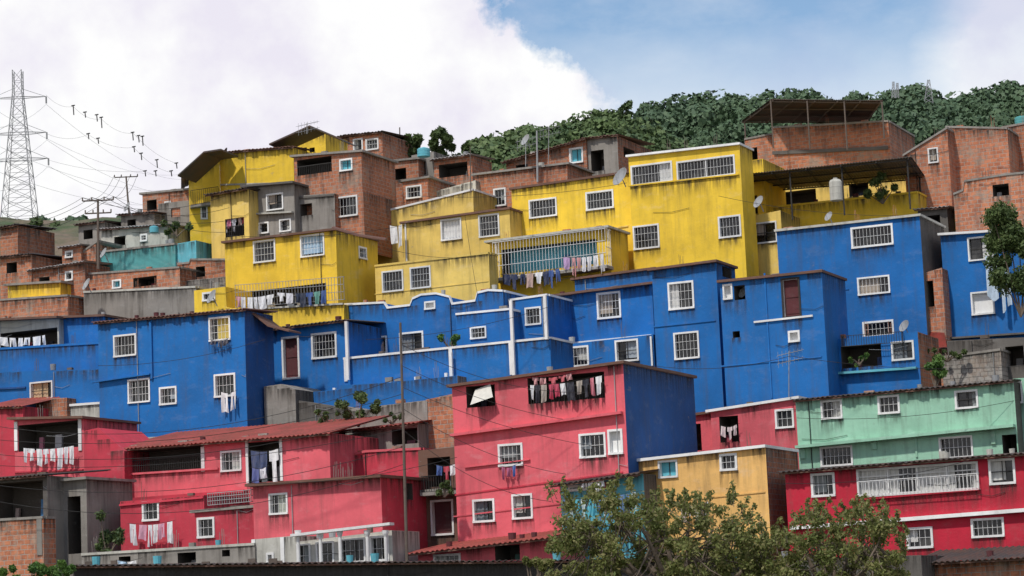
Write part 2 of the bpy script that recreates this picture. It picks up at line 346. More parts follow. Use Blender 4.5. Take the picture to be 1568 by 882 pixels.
def rail(h,u0,v0,u1,v1,d,mat='white_trim',sp=.13,name='balcony_railing',hpx=None,slab=True,cage=False,floor_mat='concrete'):
    F=h.F; a=F.hit(u0,v0,d); b_=F.hit(u1,v1,d); hm=a[1]-F.hit(u0,v0+hpx,d)[1]; mb=MB(); W=b_[0]-a[0]; sl=(b_[1]-a[1])/W
    n=int(W/sp); 
    for i in range(n+1):
        s=a[0]+W*i/n; z=a[1]+sl*(s-a[0]); mb.box(F,s-.010,s+.010,z-hm,z,d-.012,d+.012)
    for t in ([0,1] if not cage else [0,.33,.66,1]):
        mb.sbox(F,(a[0],a[1]-hm*t+.02),(b_[0],b_[1]-hm*t+.02),.028,d+.013,d+.04)
    k=int(d/sp)
    for e in (a,b_):
        for i in range(1,k): mb.box(F,e[0]-.012,e[0]+.012,e[1]-hm,e[1],i*sp-.012,i*sp+.012)
        for t in ([0,1] if not cage else [0,.5,1]): mb.box(F,e[0]-.013,e[0]+.013,e[1]-hm*t,e[1]-hm*t+.035,0.02,d-.013)
    mb.obj(name,mat,h.E)
    if slab:
        sb=MB(); sb.sbox(F,(a[0]-.05,a[1]-hm-.02),(b_[0]+.05,b_[1]-hm-.02),.16,.01,d+.1); sb.obj('balcony_slab',floor_mat,h.E)
# ================================================================= HOUSES
BR='clay_brick';Y='yellow_paint';YP='pale_yellow_paint';B='blue_paint';BD='deep_blue_paint';R='red_paint';RP='pink_paint';C='crimson_paint';MI='mint_paint';A='apricot_paint';G='concrete';GL='pale_plaster';DG='dark_concrete';WT='white_trim';BT='brown_trim';T='teal_paint';GB='grey_block'
DT=('tin','dark_tin')
house('brick_house',BR,(0,350),(27,345),415,4,roof=DT)
house('brick_house',BR,(218,297),(290,290),345,5,[(225,306,240,322,'o'),(252,308,262,320,'p')],roof=('slab',G,.1))
house('concrete_house',G,(242,312),(300,306),350,4,[(262,318,276,332,'o')])
house('concrete_house',GL,(155,352),(256,345),392,5,[(175,362,192,376,'o'),(215,358,226,370,'p')],roof=('tin','grey_tin'))
house('concrete_house',G,(185,330),(236,326),360,5,roof=DT,wins=[(195,336,208,346,'o')])
house('concrete_house',G,(120,345),(160,340),400,5,roof=DT,wins=[(128,352,142,366,'o')],dy=2)
house('brick_house',BR,(95,380),(124,376),430,5,[(100,384,112,395,'p')],roof=('tin','grey_tin'))
house('brick_house',BR,(122,390),(146,372),430,4,roof=('slab',G,.05))
house('teal_house',T,(147,387),(268,374),412,5,dy=-1,cap=G)
house('teal_house','cyan_panel',(266,374),(300,368),412,3,dy=-2)
house('brick_house',BR,(136,420),(275,410),462,5,[(172,428,186,442,'t'),(204,424,240,438,'o')],cap=G)
house('brick_house',BR,(272,405),(350,398),452,4,top=[(290,403),(292,398)],wins=[(300,408,314,424,'o')],cap=G)
house('concrete_wall',G,(128,448),(300,440),490,2,cap=GL,dy=-.5)
house('concrete_wall','grey_block',(281,430),(345,424),470,2,dy=0)
house('brick_house',BR,(0,395),(48,390),450,5,roof=DT,wins=[(10,402,26,418,'o')])
house('brick_house',BR,(48,415),(130,402),455,5,roof=('tin','grey_tin'),wins=[(60,424,76,440,'o'),(100,415,112,430,'p')])
house('yellow_house',Y,(12,437),(92,432),468,4,roof=('slab',G,.2))
house('brick_house',BR,(0,460),(104,453),500,4,cap=G)
# --- top left yellow
h=house('yellow_house',Y,(289,268),(336,238),392,5,[(307,314,318,336,'g'),(300,250,308,262,'o')],roof=('tin','dark_tin',.8,.05,.5),th=-8)
rail(h,292,292,334,286,.5,hpx=22,mat='dark_metal')
h=house('yellow_house',Y,(336,235),(449,226),296,2,dy=-6,roof=('tin','brown_tin',.3,.06),ledges=[(336,282,447,279,.1,.1,GL)])
house('yellow_house',Y,(440,207),(498,204),240,3,[(463,226,470,233,'o'),(474,226,482,233,'o')],dy=-5)
h=house('yellow_house',YP,(322,300),(380,290),372,2,[(345,334,374,362,'O')],dy=-4.4,roof=('tin','dark_tin',.5,.05))
h=house('concrete_house',G,(378,287),(450,281),372,1.5,[(408,296,434,322,'c'),(396,340,412,358,'p'),(428,335,446,355,'c')],dy=-3.6,roof=('slab',DG,.5),ledges=[(378,328,450,324,.1,.3,GL)])
laundry(h,330,335,375,328,7,24,1.0)
h=house('brick_house',BR,(450,240),(553,232),300,4.5,[(455,242,508,266,'O'),(520,243,540,262,'t')],roof=('slab',G,.2),dy=-8,side=[])
house('concrete_house',G,(448,300),(512,296),352,4.5,[(460,312,478,330,'o')],dy=-5,ledges=[(452,302,512,297,.12,.08,DG)],sidecol=BR)
house('brick_house',BR,(510,297),(556,293),352,4.2,[(514,300,548,332,'g')],dy=-5,sidecol=BR)
house('brick_house',BR,(535,208),(585,203),260,4,[(541,212,556,232,'c'),(560,212,580,230,'g')],roof=DT,dy=4)
house('brick_house',BR,(498,214),(536,208),260,4,roof=DT,dy=6)
house('brick_house',BR,(594,248),(640,243),310,4,roof=('slab',G,.15),wins=[(600,258,622,275,'o')])
house('brick_house',BR,(616,278),(655,272),330,4,roof=('slab',G,.15),wins=[(622,284,646,304,'g')],dy=-2)
house('concrete_house',G,(630,238),(664,232),330,5,wins=[(640,248,652,268,'o')],dy=2)
house('brick_house',BR,(664,246),(722,238),310,3,[(672,250,716,270,'o')],roof=('tin','grey_tin',.4))
house('concrete_house',GL,(655,296),(728,276),330,3,dy=-1)
house('brick_house',BR,(727,268),(868,251),330,4,[(756,288,775,316,'g')],roof=('slab',G,.15),dy=-1)
house('brick_house',BR,(775,250),(897,214),300,5,[(872,226,893,250,'t'),(790,252,808,262,'o')],roof=('tin','brown_tin',.5),dy=3)
house('concrete_house',G,(897,213),(945,208),300,6,[(905,230,925,262,'o')],side=[(955,228,972,243,'o')],sidecol='clay_brick',roof=('tin','brown_tin',.3),dy=2)
# --- central yellow
h=house('yellow_house',Y,(344,372),(514,352),478,5.2,[(388,365,422,402,'g'),(460,357,497,393,'c',(.35,.5,.65)),(375,440,500,472,'o')],side=[(549,378,561,397,'g')],roof=('slab',BT,.25,.05,.1),dy=-1)
h=house('yellow_house',Y,(297,445),(526,466),503,3,top=[(345,439),(347,470),(358,472)],wins=[(310,447,330,461,'c')],dy=-3.2,ledges=[(347,474,526,464,.1,.12,GL)])
rail(h,360,437,526,424,.15,hpx=34,slab=False,name='roof_terrace_railing',sp=.2,mat='grey_metal',cage=True)
laundry(h,362,454,420,450,6,22,.3,[(.75,.75,.76),(.6,.3,.35),(.7,.7,.72)])
laundry(h,425,448,500,444,8,22,.3)
house('yellow_house',YP,(488,349),(724,291),400,6,cap=WT,dy=3)
house('yellow_house',YP,(574,408),(748,388),475,1.2,[(585,414,618,447,'g'),(628,408,660,442,'g')],cap=YP,ledges=[(574,450,748,430,.05,.03,YP)])
h=house('yellow_house',YP,(616,342),(780,320),412,2,[(675,333,707,368,'l',(.66,.66,.66)),(733,328,765,363,'g')],roof=('slab',BT,.2,0,.1),ledges=[(620,342,624,400,.1,.06,WT)])
laundry(h,597,345,616,343,2,40,.6,[(.7,.7,.7),(.05,.05,.08),(.4,.1,.1)])
h=house('yellow_house',Y,(783,290),(964,264),420,5,[(810,304,853,333,'g'),(897,292,940,321,'g')],roof=('slab',BT,.15,0,.1),ledges=[(786,372,962,345,.08,.06,YP)],dy=1)
h=house('yellow_house',Y,(750,372),(933,349),448,2.8,[(768,374,915,412,'o'),(742,394,760,432,'g')],roof=('slab',GL,.5,0,.15),dy=-.5)
pb=MB();a=h.F.hit(770,372);b_=h.F.hit(916,412); pb.box(h.F,a[0],b_[0],b_[1],a[1]-.1,-1.0,-.9); pb.obj('terrace_wall','cyan_panel',h.E)
rail(h,754,372,926,350,.95,hpx=55,cage=True,sp=.2)
laundry(h,862,394,925,388,7,26,1.1,[(.75,.75,.76),(.45,.3,.5),(.6,.3,.3),(.7,.7,.72)])
laundry(h,769,420,858,411,9,28,1.1,[(.02,.03,.08),(.75,.75,.76),(.05,.1,.28),(.5,.35,.3)])
h=house('yellow_house',Y,(962,240),(1132,221),425,2.2,[(966,250,1030,282,'g'),(1036,242,1126,273,'g'),(957,345,1010,382,'g'),(1100,330,1135,364,'g')],roof=('slab',WT,.2,0,.1),ledges=[(962,284,1132,266,.08,.12,Y)],dy=-1)
house('yellow_house',YP,(1130,335),(1195,322),425,4,[(1150,340,1190,373,'c')],dy=1)
house('yellow_house',Y,(1100,252),(1168,243),425,4,dy=4,wins=[(1140,300,1160,328,'o')])
h=house('yellow_house',Y,(1165,320),(1405,295),352,5,cap=Y,dy=-1)
def canopy(name,q,YF,YB,mat,posts=(),pz=None,postmat='dark_metal'):
    p=[P(q[0][0],q[0][1],YF[0]),P(q[1][0],q[1][1],YF[1]),P(q[2][0],q[2][1],YB[1]),P(q[3][0],q[3][1],YB[0])]
    E=empty(name,p[0]); mb=MB(); n=60
    for i in range(n*2):
        t0,t1=i/n/2,(i+1)/n/2; z0=.05*(i%2);z1=.05*((i+1)%2); up=Vector((0,0,1))
        a=p[0].lerp(p[1],t0)+up*z0;b=p[0].lerp(p[1],t1)+up*z1;c=p[3].lerp(p[2],t1)+up*z1;d=p[3].lerp(p[2],t0)+up*z0
        mb.face([a,b,c,d]); w=up*-.04; mb.face([a+w,d+w,c+w,b+w]); mb.face([a,a+w,b+w,b])
    mb.obj('roof_sheets',mat,E); fr=MB()
    for t in (0.02,.2,.4,.6,.8,.98): fr.tube([p[0].lerp(p[1],t)-Vector((0,0,.1)),p[3].lerp(p[2],t)-Vector((0,0,.1))],.05,4)
    for t in (0.03,.35,.68,.97): fr.tube([p[0].lerp(p[3],t)-Vector((0,0,.1)),p[1].lerp(p[2],t)-Vector((0,0,.1))],.05,4)
    for t,s,hh in posts:
        a=p[0].lerp(p[1],t).lerp(p[3].lerp(p[2],t),s); fr.tube([a-Vector((0,0,.08)),a-Vector((0,0,hh))],.05,6)
    fr.obj('frame',postmat,E)
canopy('terrace_canopy',[(1130,268),(1396,240),(1418,272),(1160,292)],(143.5,138),(150,145),'dark_tin',[(.02,.1,3),(.3,.05,3),(.6,.05,3),(.97,.05,3),(.97,.9,3)])
h=house('yellow_house',YP,(1160,288),(1400,268),352,3,[(1190,292,1250,320,'o'),(1156,298,1187,322,'t'),(1300,280,1330,300,'o')],dy=4)
canopy('roof_canopy',[(1180,152),(1352,154),(1328,186),(1134,186)],(153,149),(160,157),'dark_tin',[(.0,.0,3.2),(.33,.0,3.2),(.66,0,3.2),(.99,.0,2.4),(.02,.95,2),(.98,.95,2)],postmat='weathered_wood')
h=house('brick_house',BR,(1183,196),(1360,186),252,6,[],ledges=[(1183,232,1360,224,.22,.1,DG)],dy=0,cap=G)
house('brick_house',BR,(1140,214),(1186,205),262,6,[(1146,226,1160,248,'o')],dy=3,cap=G)
house('brick_house',BR,(1384,238),(1450,197),335,6,[(1421,226,1437,250,'c')],roof=('slab',G,.1,0,.05),dy=-2,sidecol=BR)
house('brick_house',BR,(1448,195),(1542,197),335,6,cap=G,dy=-1)
house('brick_house',BR,(1534,196),(1600,184),335,5,cap=G,dy=1)
house('brick_house',BR,(1460,298),(1600,262),345,5,top=[(1475,292),(1477,278),(1540,268)],cap=G,dy=-6,wins=[(1520,282,1545,300,'o')])
house('yellow_house',Y,(1447,328),(1536,318),362,4,[(1474,325,1502,350,'c')],roof=DT,dy=-2)
house('concrete_house',DG,(1405,322),(1450,318),420,4,[(1412,330,1440,352,'o')],dy=1,roof=('tin','grey_tin'))
# --- BLUE row
h=house('blue_house',B,(88,487),(160,484),560,5,roof=('slab',BT,.3))
h=house('concrete_house',GL,(-20,492),(90,487),540,5,[(0,506,88,531,'o')],roof=('slab',BT,.5),dy=-1)
laundry(h,0,516,70,513,7,18,.2,[(.7,.7,.72),(.75,.75,.76),(.3,.1,.2)])
house('blue_house',B,(-20,536),(152,526),580,5,dy=-1.5,cap=B)
house('blue_house',B,(-20,570),(152,565),630,5,[(46,584,81,612,'c',(.5,.35,.2))],dy=-.5,ledges=[(-20,595,40,592,.1,.1,BD)])
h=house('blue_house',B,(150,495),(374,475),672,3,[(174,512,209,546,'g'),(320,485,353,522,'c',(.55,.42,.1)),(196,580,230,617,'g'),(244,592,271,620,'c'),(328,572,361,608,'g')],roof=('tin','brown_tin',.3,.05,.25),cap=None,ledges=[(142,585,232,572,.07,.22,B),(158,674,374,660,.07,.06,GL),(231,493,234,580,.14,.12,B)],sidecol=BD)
laundry(h,338,600,362,598,2,28,.25,[(.75,.75,.76)]); laundry(h,322,520,350,518,3,13,.25,[(.75,.75,.76),(.1,.1,.12)])
h=house('blue_house',B,(404,507),(530,492),612,5,[(432,515,459,581,'d'),(477,509,516,549,'g')],roof=('tin','dark_tin',.5,.06,.3))
house('blue_house',B,(528,467),(770,446),562,5,top=[(588,464),(593,472),(628,468),(632,458),(645,452),(668,450),(688,455),(692,466),(728,461),(731,449),(748,445)],wins=[(568,515,593,542,'p'),(612,508,649,541,'c'),(650,461,667,474,'w')],cap=WT)
h=house('blue_house',B,(698,482),(780,474),562,2,[(720,500,745,519,'g')],cap=WT,dy=-2)
h=house('blue_house',B,(768,462),(838,452),562,4,[(804,470,829,498,'g')],cap=WT,dy=-1,roof=None)
h=house('retaining_wall',B,(526,550),(842,518),598,3,dy=-3,cap=WT,ledges=[(690,534,692,586,.2,.07,WT),(782,524,784,574,.2,.07,WT),(529,550,531,584,.2,.07,WT)])
sb=MB()
for (u,v0,v1) in ((530,492,582),(512,594,622),(598,583,612),(637,577,606),(683,571,600),(690,540,586),(782,460,575),(834,452,520)):
    a=h.F.hit(u,v0,.3); c=h.F.hit(u,v1,.3); sb.box(h.F,a[0]-.08,a[0]+.08,c[1],a[1],.2,.36)
sb.obj('pilasters',WT,h.E)
house('retaining_wall',B,(480,600),(700,575),650,2,top=[(520,596),(522,590),(600,585)],sidecol=G)
h=house('blue_house',B,(835,456),(998,435),532,4,[(914,447,951,488,'c')],roof=('slab',BT,.4,0,.2),ledges=[(838,528,998,512,.1,.1,WT)],side=[])
h=house('blue_house',B,(843,530),(1000,512),585,4,[(866,530,902,562,'c'),(942,518,978,554,'c')],ledges=[(834,460,836,520,.12,.07,WT)],dy=0)
h=house('blue_house',B,(880,428),(1000,412),520,5,roof=('slab',BT,.2),dy=3)
h=house('blue_house',B,(998,414),(1096,401),600,3,[(1023,431,1063,474,'g'),(1032,508,1071,550,'g')],roof=('slab',BT,.3,0,.15),side=[(1106,408,1120,425,'o')],ledges=[(1000,500,1096,490,.06,.05,B),(997,515,999,560,.1,.07,WT)])
h=house('blue_house',B,(1102,432),(1258,416),640,4,[(1197,425,1226,487,'D'),(1107,435,1122,459,'w'),(1124,437,1141,459,'o'),(1207,506,1225,524,'w'),(1122,507,1133,517,'o')],roof=('slab',BT,.2,0,.1),ledges=[(1155,492,1245,482,.1,.1,WT),(1104,560,1258,545,.07,.05,B),(1175,418,1178,610,.08,.06,B)])
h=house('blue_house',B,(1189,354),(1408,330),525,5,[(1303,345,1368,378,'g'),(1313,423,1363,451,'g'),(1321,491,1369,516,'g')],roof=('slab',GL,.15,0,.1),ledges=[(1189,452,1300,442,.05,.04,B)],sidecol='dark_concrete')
h=house('blue_house',B,(1262,521),(1405,508),620,4,[(1288,528,1350,562,'o'),(1365,522,1400,552,'c')],ledges=[(1262,572,1405,562,.12,.35,'cyan_panel')],sidecol=BR)
rail(h,1288,515,1380,508,.4,hpx=16,slab=False,mat='dark_metal')
h=house('blue_house',B,(1440,360),(1600,350),520,5,[(1482,362,1521,399,'c'),(1487,446,1523,482,'w')],roof=('slab',WT,.25,0,.1),ledges=[(1450,518,1600,508,.1,.5,DG)])
laundry(h,1508,392,1546,388,2,82,.6,[(.45,.55,.65),(.55,.62,.7)])
house('brick_house',BR,(1408,420),(1442,410),560,3,dy=2,wins=[(1415,430,1430,470,'o')])
canopy('lean_to_roof',[(1396,535),(1450,531),(1440,474),(1405,478)],(131,130.5),(133,132.5),'red_tin',[(.1,.1,2),(.9,.1,2)])
house('grey_block_wall',GB,(1442,548),(1532,536),590,2,cap=G)
house('concrete_house',DG,(1450,522),(1600,515),600,3,[(1540,530,1568,560,'o')],dy=2)
house('concrete_house',G,(404,592),(452,596),672,4,top=[(430,588)],dy=0,sidecol=DG); house('concrete_wall',DG,(450,612),(530,625),672,3)
house('concrete_wall',G,(530,622),(660,612),690,3,top=[(560,630),(575,622)])
house('brick_house',BR,(652,612),(694,603),690,5,[],ledges=[(652,614,654,690,.22,.05,G)],dy=-3)
# --- RED rows
house('white_house',GL,(98,622),(152,618),660,4,roof=('slab',WT,.1)); house('brick_house',BR,(55,611),(102,609),660,4)
house('red_house',R,(-20,624),(35,622),690,4,roof=('tin','red_tin',.3,.2))
h=house('red_house',RP,(22,642),(128,640),755,5,[(28,646,122,688,'o')],roof=('slab',BT,.4,0,.2),ledges=[(24,646,26,690,.2,.06,WT),(122,642,124,690,.2,.06,WT),(22,722,128,718,.08,.1,R)],side=[])
laundry(h,36,686,116,682,9,30,.4,[(.75,.75,.76),(.72,.72,.75)])
h=house('concrete_house',DG,(-20,735),(72,728),880,5,[(-10,738,66,795,'o')],roof=('tin','dark_tin',.5,.08),sidecol=G)
house('brick_wall',BR,(-20,798),(66,793),880,1,dy=-2,ledges=[(60,793,62,850,.3,.05,G)],cap=G); 
h=house('concrete_house',G,(80,738),(132,733),880,4,[(104,760,124,848,'o')],roof=('slab',G,.3),dy=1,ledges=[(92,740,94,848,.3,.1,GL),(84,770,90,772,.8,.1,GL)])
house('red_house',R,(128,660),(190,690),845,4,dy=4,top=[(150,655)])
h=house('red_house',RP,(178,688),(504,663),785,6,[(180,684,312,722,'O'),(338,690,370,722,'g'),(378,676,432,738,'o')],roof=('tin','red_tin',.5,.19,.3),ledges=[(178,726,335,716,.1,.12,RP),(178,765,380,750,.14,.45,R),(176,690,178,722,.2,.05,WT),(310,684,312,722,.2,.05,WT),(378,676,380,740,.15,.06,WT),(430,672,432,736,.15,.06,WT)])
laundry(h,384,690,430,686,4,45,.2,[(.05,.07,.15),(.75,.75,.76),(.3,.32,.36)])
laundry(h,386,716,410,714,2,24,.5,[(.7,.7,.75),(.1,.12,.3)])
house('concrete_house',G,(504,664),(640,648),760,4,dy=2,roof=('tin','red_tin',.5,.12,.3),wins=[(600,655,640,680,'o')],top=[(520,668)])
house('red_house',R,(536,698),(645,688),775,2,top=[(560,692),(600,690)],dy=0,cap=RP)
h=house('red_house',R,(184,768),(312,758),852,5,[(218,767,244,798,'g')],ledges=[(184,772,312,760,.1,.1,R)])
laundry(h,198,802,265,798,6,30,.6,[(.75,.75,.76),(.7,.7,.73),(.6,.3,.4)])
h=house('red_house',R,(298,784),(390,776),852,4,[(302,792,329,824,'g')],dy=-1.5,roof=('slab',G,.15)); 
rail(h,318,756,384,750,.2,hpx=18,slab=False,mat='grey_metal',cage=True)
h=house('red_house',RP,(387,744),(583,730),872,5,[(412,755,441,788,'c',(.45,.47,.4))],roof=('slab',BT,.4,0,.2),dy=-1,sidecol=R,side=[(618,740,632,765,'o')])
h=house('red_house',R,(460,782),(584,772),820,4,dy=-4.,ext=.1,top=[(465,775),(575,768)],cap=RP)
rail(h,458,742,580,730,.1,hpx=38,slab=False,mat='grey_metal',cage=True,sp=.15)
h=house('white_balcony_house',GL,(452,830),(600,812),880,3,[(452,832,476,870,'g'),(484,826,512,868,'g'),(520,822,560,862,'g'),(566,820,596,860,'g')],dy=-3.2,th=22)
rb=MB()
for u in (456,490,520,562,590):
    a=h.F.hit(u,812,.6); rb.lathe(h.F.pt(a[0],a[1]-2.0,.6),[(.14,0),(.14,.1),(.08,.2),(.08,1.7),(.14,1.85),(.16,2.0)],10)
a=h.F.hit(448,818,.6);b_=h.F.hit(600,800,.6); rb.sbox(h.F,a,b_,.12,.35,.85); rb.obj('columns',WT,h.E)
house('concrete_house',GL,(388,826),(455,820),880,3,[(408,846,420,864,'w')],dy=-2.5,ledges=[(388,826,390,868,.2,.05,WT),(432,823,434,865,.2,.05,WT)])
house('concrete_house',G,(125,850),(390,834),890,4,[(182,852,200,864,'o'),(272,846,300,862,'o'),(340,842,352,852,'o')],dy=-.5,cap=GL)
laundry(HOUSES[-1],180,858,215,855,3,14,.4,[(.4,.55,.7),(.7,.7,.7)])
h=house('brown_house',BT,(640,690),(700,684),860,4,[(655,700,690,745,'o'),(660,765,695,820,'d')],dy=2,ledges=[(640,752,700,747,.15,.6,G)])
rail(h,645,730,698,726,.8,hpx=24,slab=True,mat='dark_metal'); laundry(h,668,712,700,709,4,22,.9)
house('brick_house',BR,(650,672),(695,668),745,4,dy=4)
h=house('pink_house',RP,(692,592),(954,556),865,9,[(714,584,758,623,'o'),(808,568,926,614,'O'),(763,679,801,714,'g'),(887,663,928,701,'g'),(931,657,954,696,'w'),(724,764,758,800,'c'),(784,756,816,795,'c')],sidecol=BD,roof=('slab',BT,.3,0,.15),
  ledges=[(693,665,954,630,.12,.3,RP),(697,757,954,722,.07,.04,R),(695,790,860,770,.06,.04,RP),(712,715,812,703,.05,.1,RP)])
laundry(h,812,590,922,575,12,26,.3,[(.5,.05,.1),(.75,.75,.76),(.6,.2,.25),(.02,.02,.03),(.4,.35,.3)]); laundry(h,815,578,880,570,6,14,.15,[(.5,.1,.12),(.6,.3,.3),(.7,.7,.7)])
laundry(h,768,714,790,711,3,20,.3,[(.4,.1,.2),(.1,.2,.5)])
tb=MB(); q=[h.F.hit(720,620,.7),h.F.hit(750,588,.1)]
tb.face([h.F.pt(q[0][0],q[0][1],.7),h.F.pt(q[0][0]+1.1,q[0][1]+.3,.5),h.F.pt(q[1][0],q[1][1],.05),h.F.pt(q[1][0]-.8,q[1][1]-.2,.05)],col=(.6,.58,.52)); tb.obj('tarp','cloth',h.E)
house('pink_house',RP,(640,846),(850,822),900,4,[(664,848,706,868,'g'),(758,832,796,858,'o')],roof=('tin','red_tin',.8,.12,.2),dy=-1)
h=house('pink_house',RP,(985,646),(1090,632),705,4,[(1009,651,1074,692,'o')],roof=('slab',BT,.2),sidecol=RP); laundry(h,1036,684,1072,681,3,12,.2,[(.7,.7,.72)])
h=house('pink_house',RP,(1088,630),(1219,610),705,4,[(1102,637,1131,677,'o'),(1187,626,1216,656,'g')],roof=('slab',WT,.2),dy=-1); laundry(h,1104,652,1130,649,3,22,.3,[(.6,.3,.35),(.7,.6,.6),(.75,.75,.76)])
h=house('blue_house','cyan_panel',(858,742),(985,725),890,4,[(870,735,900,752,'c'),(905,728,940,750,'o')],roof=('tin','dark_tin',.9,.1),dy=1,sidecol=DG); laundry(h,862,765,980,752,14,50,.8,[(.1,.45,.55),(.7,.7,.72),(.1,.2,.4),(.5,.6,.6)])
laundry(h,890,735,925,730,3,18,.7,[(.75,.75,.76)])
h=house('apricot_house',A,(975,706),(1172,684),860,4.5,[(1008,704,1038,732,'t'),(1102,690,1129,721,'c')],roof=('slab',WT,.2,0,.05),sidecol='clay_brick',ledges=[(975,772,1172,752,.06,.04,A)])
laundry(h,1040,772,1085,768,4,24,.4,[(.7,.7,.72),(.6,.5,.45)])
h=house('mint_house',MI,(1218,614),(1552,584),735,5,[(1257,612,1290,642,'c'),(1344,605,1378,634,'g'),(1462,597,1498,626,'c'),(1256,683,1306,714,'g'),(1438,668,1490,702,'g'),(1535,665,1568,695,'o')],roof=('tin','dark_tin',.35,.06,.1),
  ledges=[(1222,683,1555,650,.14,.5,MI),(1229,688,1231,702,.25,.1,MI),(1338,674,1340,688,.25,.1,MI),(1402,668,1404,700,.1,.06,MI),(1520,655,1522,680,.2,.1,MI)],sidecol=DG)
house('mint_house',MI,(1551,580),(1610,575),735,4,[(1552,584,1566,618,'d')],dy=0)
h=house('crimson_house',C,(1202,724),(1640,690),870,5,[(1242,724,1279,761,'c'),(1312,711,1499,755,'l',(.55,.55,.53)),(1514,701,1555,742,'c'),(1388,807,1429,840,'g'),(1487,793,1538,823,'g')],roof=('tin','dark_tin',.5,.06,.2),
  ledges=[(1212,806,1600,776,.16,.3,WT),(1300,765,1500,748,.08,.12,C)])
rail(h,1314,738,1497,725,.25,hpx=24,slab=False,mat='white_trim',sp=.16)
house('brick_house',BR,(1405,862),(1640,850),905,4,dy=-4,roof=('tin','dark_tin',.5,.12,.2))
house('tin_roof_shed','dark_metal',(112,868),(1182,856),900,5,dy=-14,th=0,ext=3,roof=('tin','dark_tin',.4,.02,.1))
house('concrete_house',DG,(1150,858),(1410,850),900,4,dy=-6)
# ================================================================= terrain
yk=[-3000,60,95,112,125.6,140.6,155.6,166,190,240,600,3000]; zk=[0,0,1.0,2.6,9,17.5,27.5,31,33,20,0,0]
X=np.concatenate([np.linspace(-3000,-120,12),np.linspace(-100,100,101),np.linspace(120,3000,12)])
Yg=np.concatenate([np.linspace(-300,50,8),np.linspace(60,260,101),np.linspace(280,6000,20)])
XX,YY=np.meshgrid(X,Yg); yp=YY+.33*np.clip(XX,-60,60); ZZ=np.interp(yp,yk,zk)*np.clip(1-.0025*XX,.85,1.15)-np.clip(.04*XX,-2,2)*(yp>105)*(yp<300)-1.6
ZZ=np.where(yp>105,ZZ,np.interp(yp,yk,zk)-.2*0)+ (rng.random(XX.shape)-.5)*.5*(yp>105)*(yp<300)
ZZ*=np.where(np.abs(XX)>100,.5,1)
vs=np.stack([XX,YY,ZZ],-1).reshape(-1,3); nx=len(X); fs=[(j*nx+i,j*nx+i+1,(j+1)*nx+i+1,(j+1)*nx+i) for j in range(len(Yg)-1) for i in range(nx-1)]
me=bpy.data.meshes.new('ground'); me.from_pydata(vs.tolist(),[],fs); me.materials.append(MC['hillside_earth']); o=bpy.data.objects.new('ground',me); COL.objects.link(o)
# ================================================================= foliage
def leaves(name,clumps,n,size,mat,parent=None,shell=.5,tang=False):
    cl=np.array(clumps); k=len(cl); N=k*n
    d=rng.normal(size=(N,3)); 
    if tang: d[:,2]=np.abs(d[:,2])*1.0-.35; d[:,1]=np.where(d[:,1]>.5,-d[:,1],d[:,1])
    d/=np.linalg.norm(d,axis=1,keepdims=True); r=(shell+(1-shell)*rng.random((N,1)))
    c=np.repeat(cl,n,axis=0); pos=c[:,:3]+d*r*c[:,3:6]
    if tang:
        dd=d+rng.normal(size=(N,3))*.5; dd/=np.linalg.norm(dd,axis=1,keepdims=True)
        a=np.cross(dd,rng.normal(size=(N,3))); a/=np.linalg.norm(a,axis=1,keepdims=True); b=np.cross(dd,a)*1.6
    else:
        a=rng.normal(size=(N,3))+d*.3; a/=np.linalg.norm(a,axis=1,keepdims=True); b=np.cross(a,d+rng.normal(size=(N,3))*.6); b/=np.linalg.norm(b,axis=1,keepdims=True)
    s=size*(.6+.8*rng.random((N,1)))
    v=np.stack([pos-a*s,pos-b*s*.5,pos+a*s,pos+b*s*.5],1).reshape(-1,3)
    f=np.arange(N*4).reshape(-1,4)
    me=bpy.data.meshes.new(name); me.vertices.add(len(v)); me.vertices.foreach_set('co',v.ravel()); me.loops.add(N*4); me.loops.foreach_set('vertex_index',f.ravel().astype(np.int32))
    me.polygons.add(N); me.polygons.foreach_set('loop_start',np.arange(0,N*4,4,dtype=np.int32)); me.polygons.foreach_set('loop_total',np.full(N,4,dtype=np.int32)); me.update(calc_edges=True); me.validate()
    me.materials.append(MC[mat]); o=bpy.data.objects.new(name,me); COL.objects.link(o)
    if parent: o.parent=parent; o.location=-parent.location
    return o
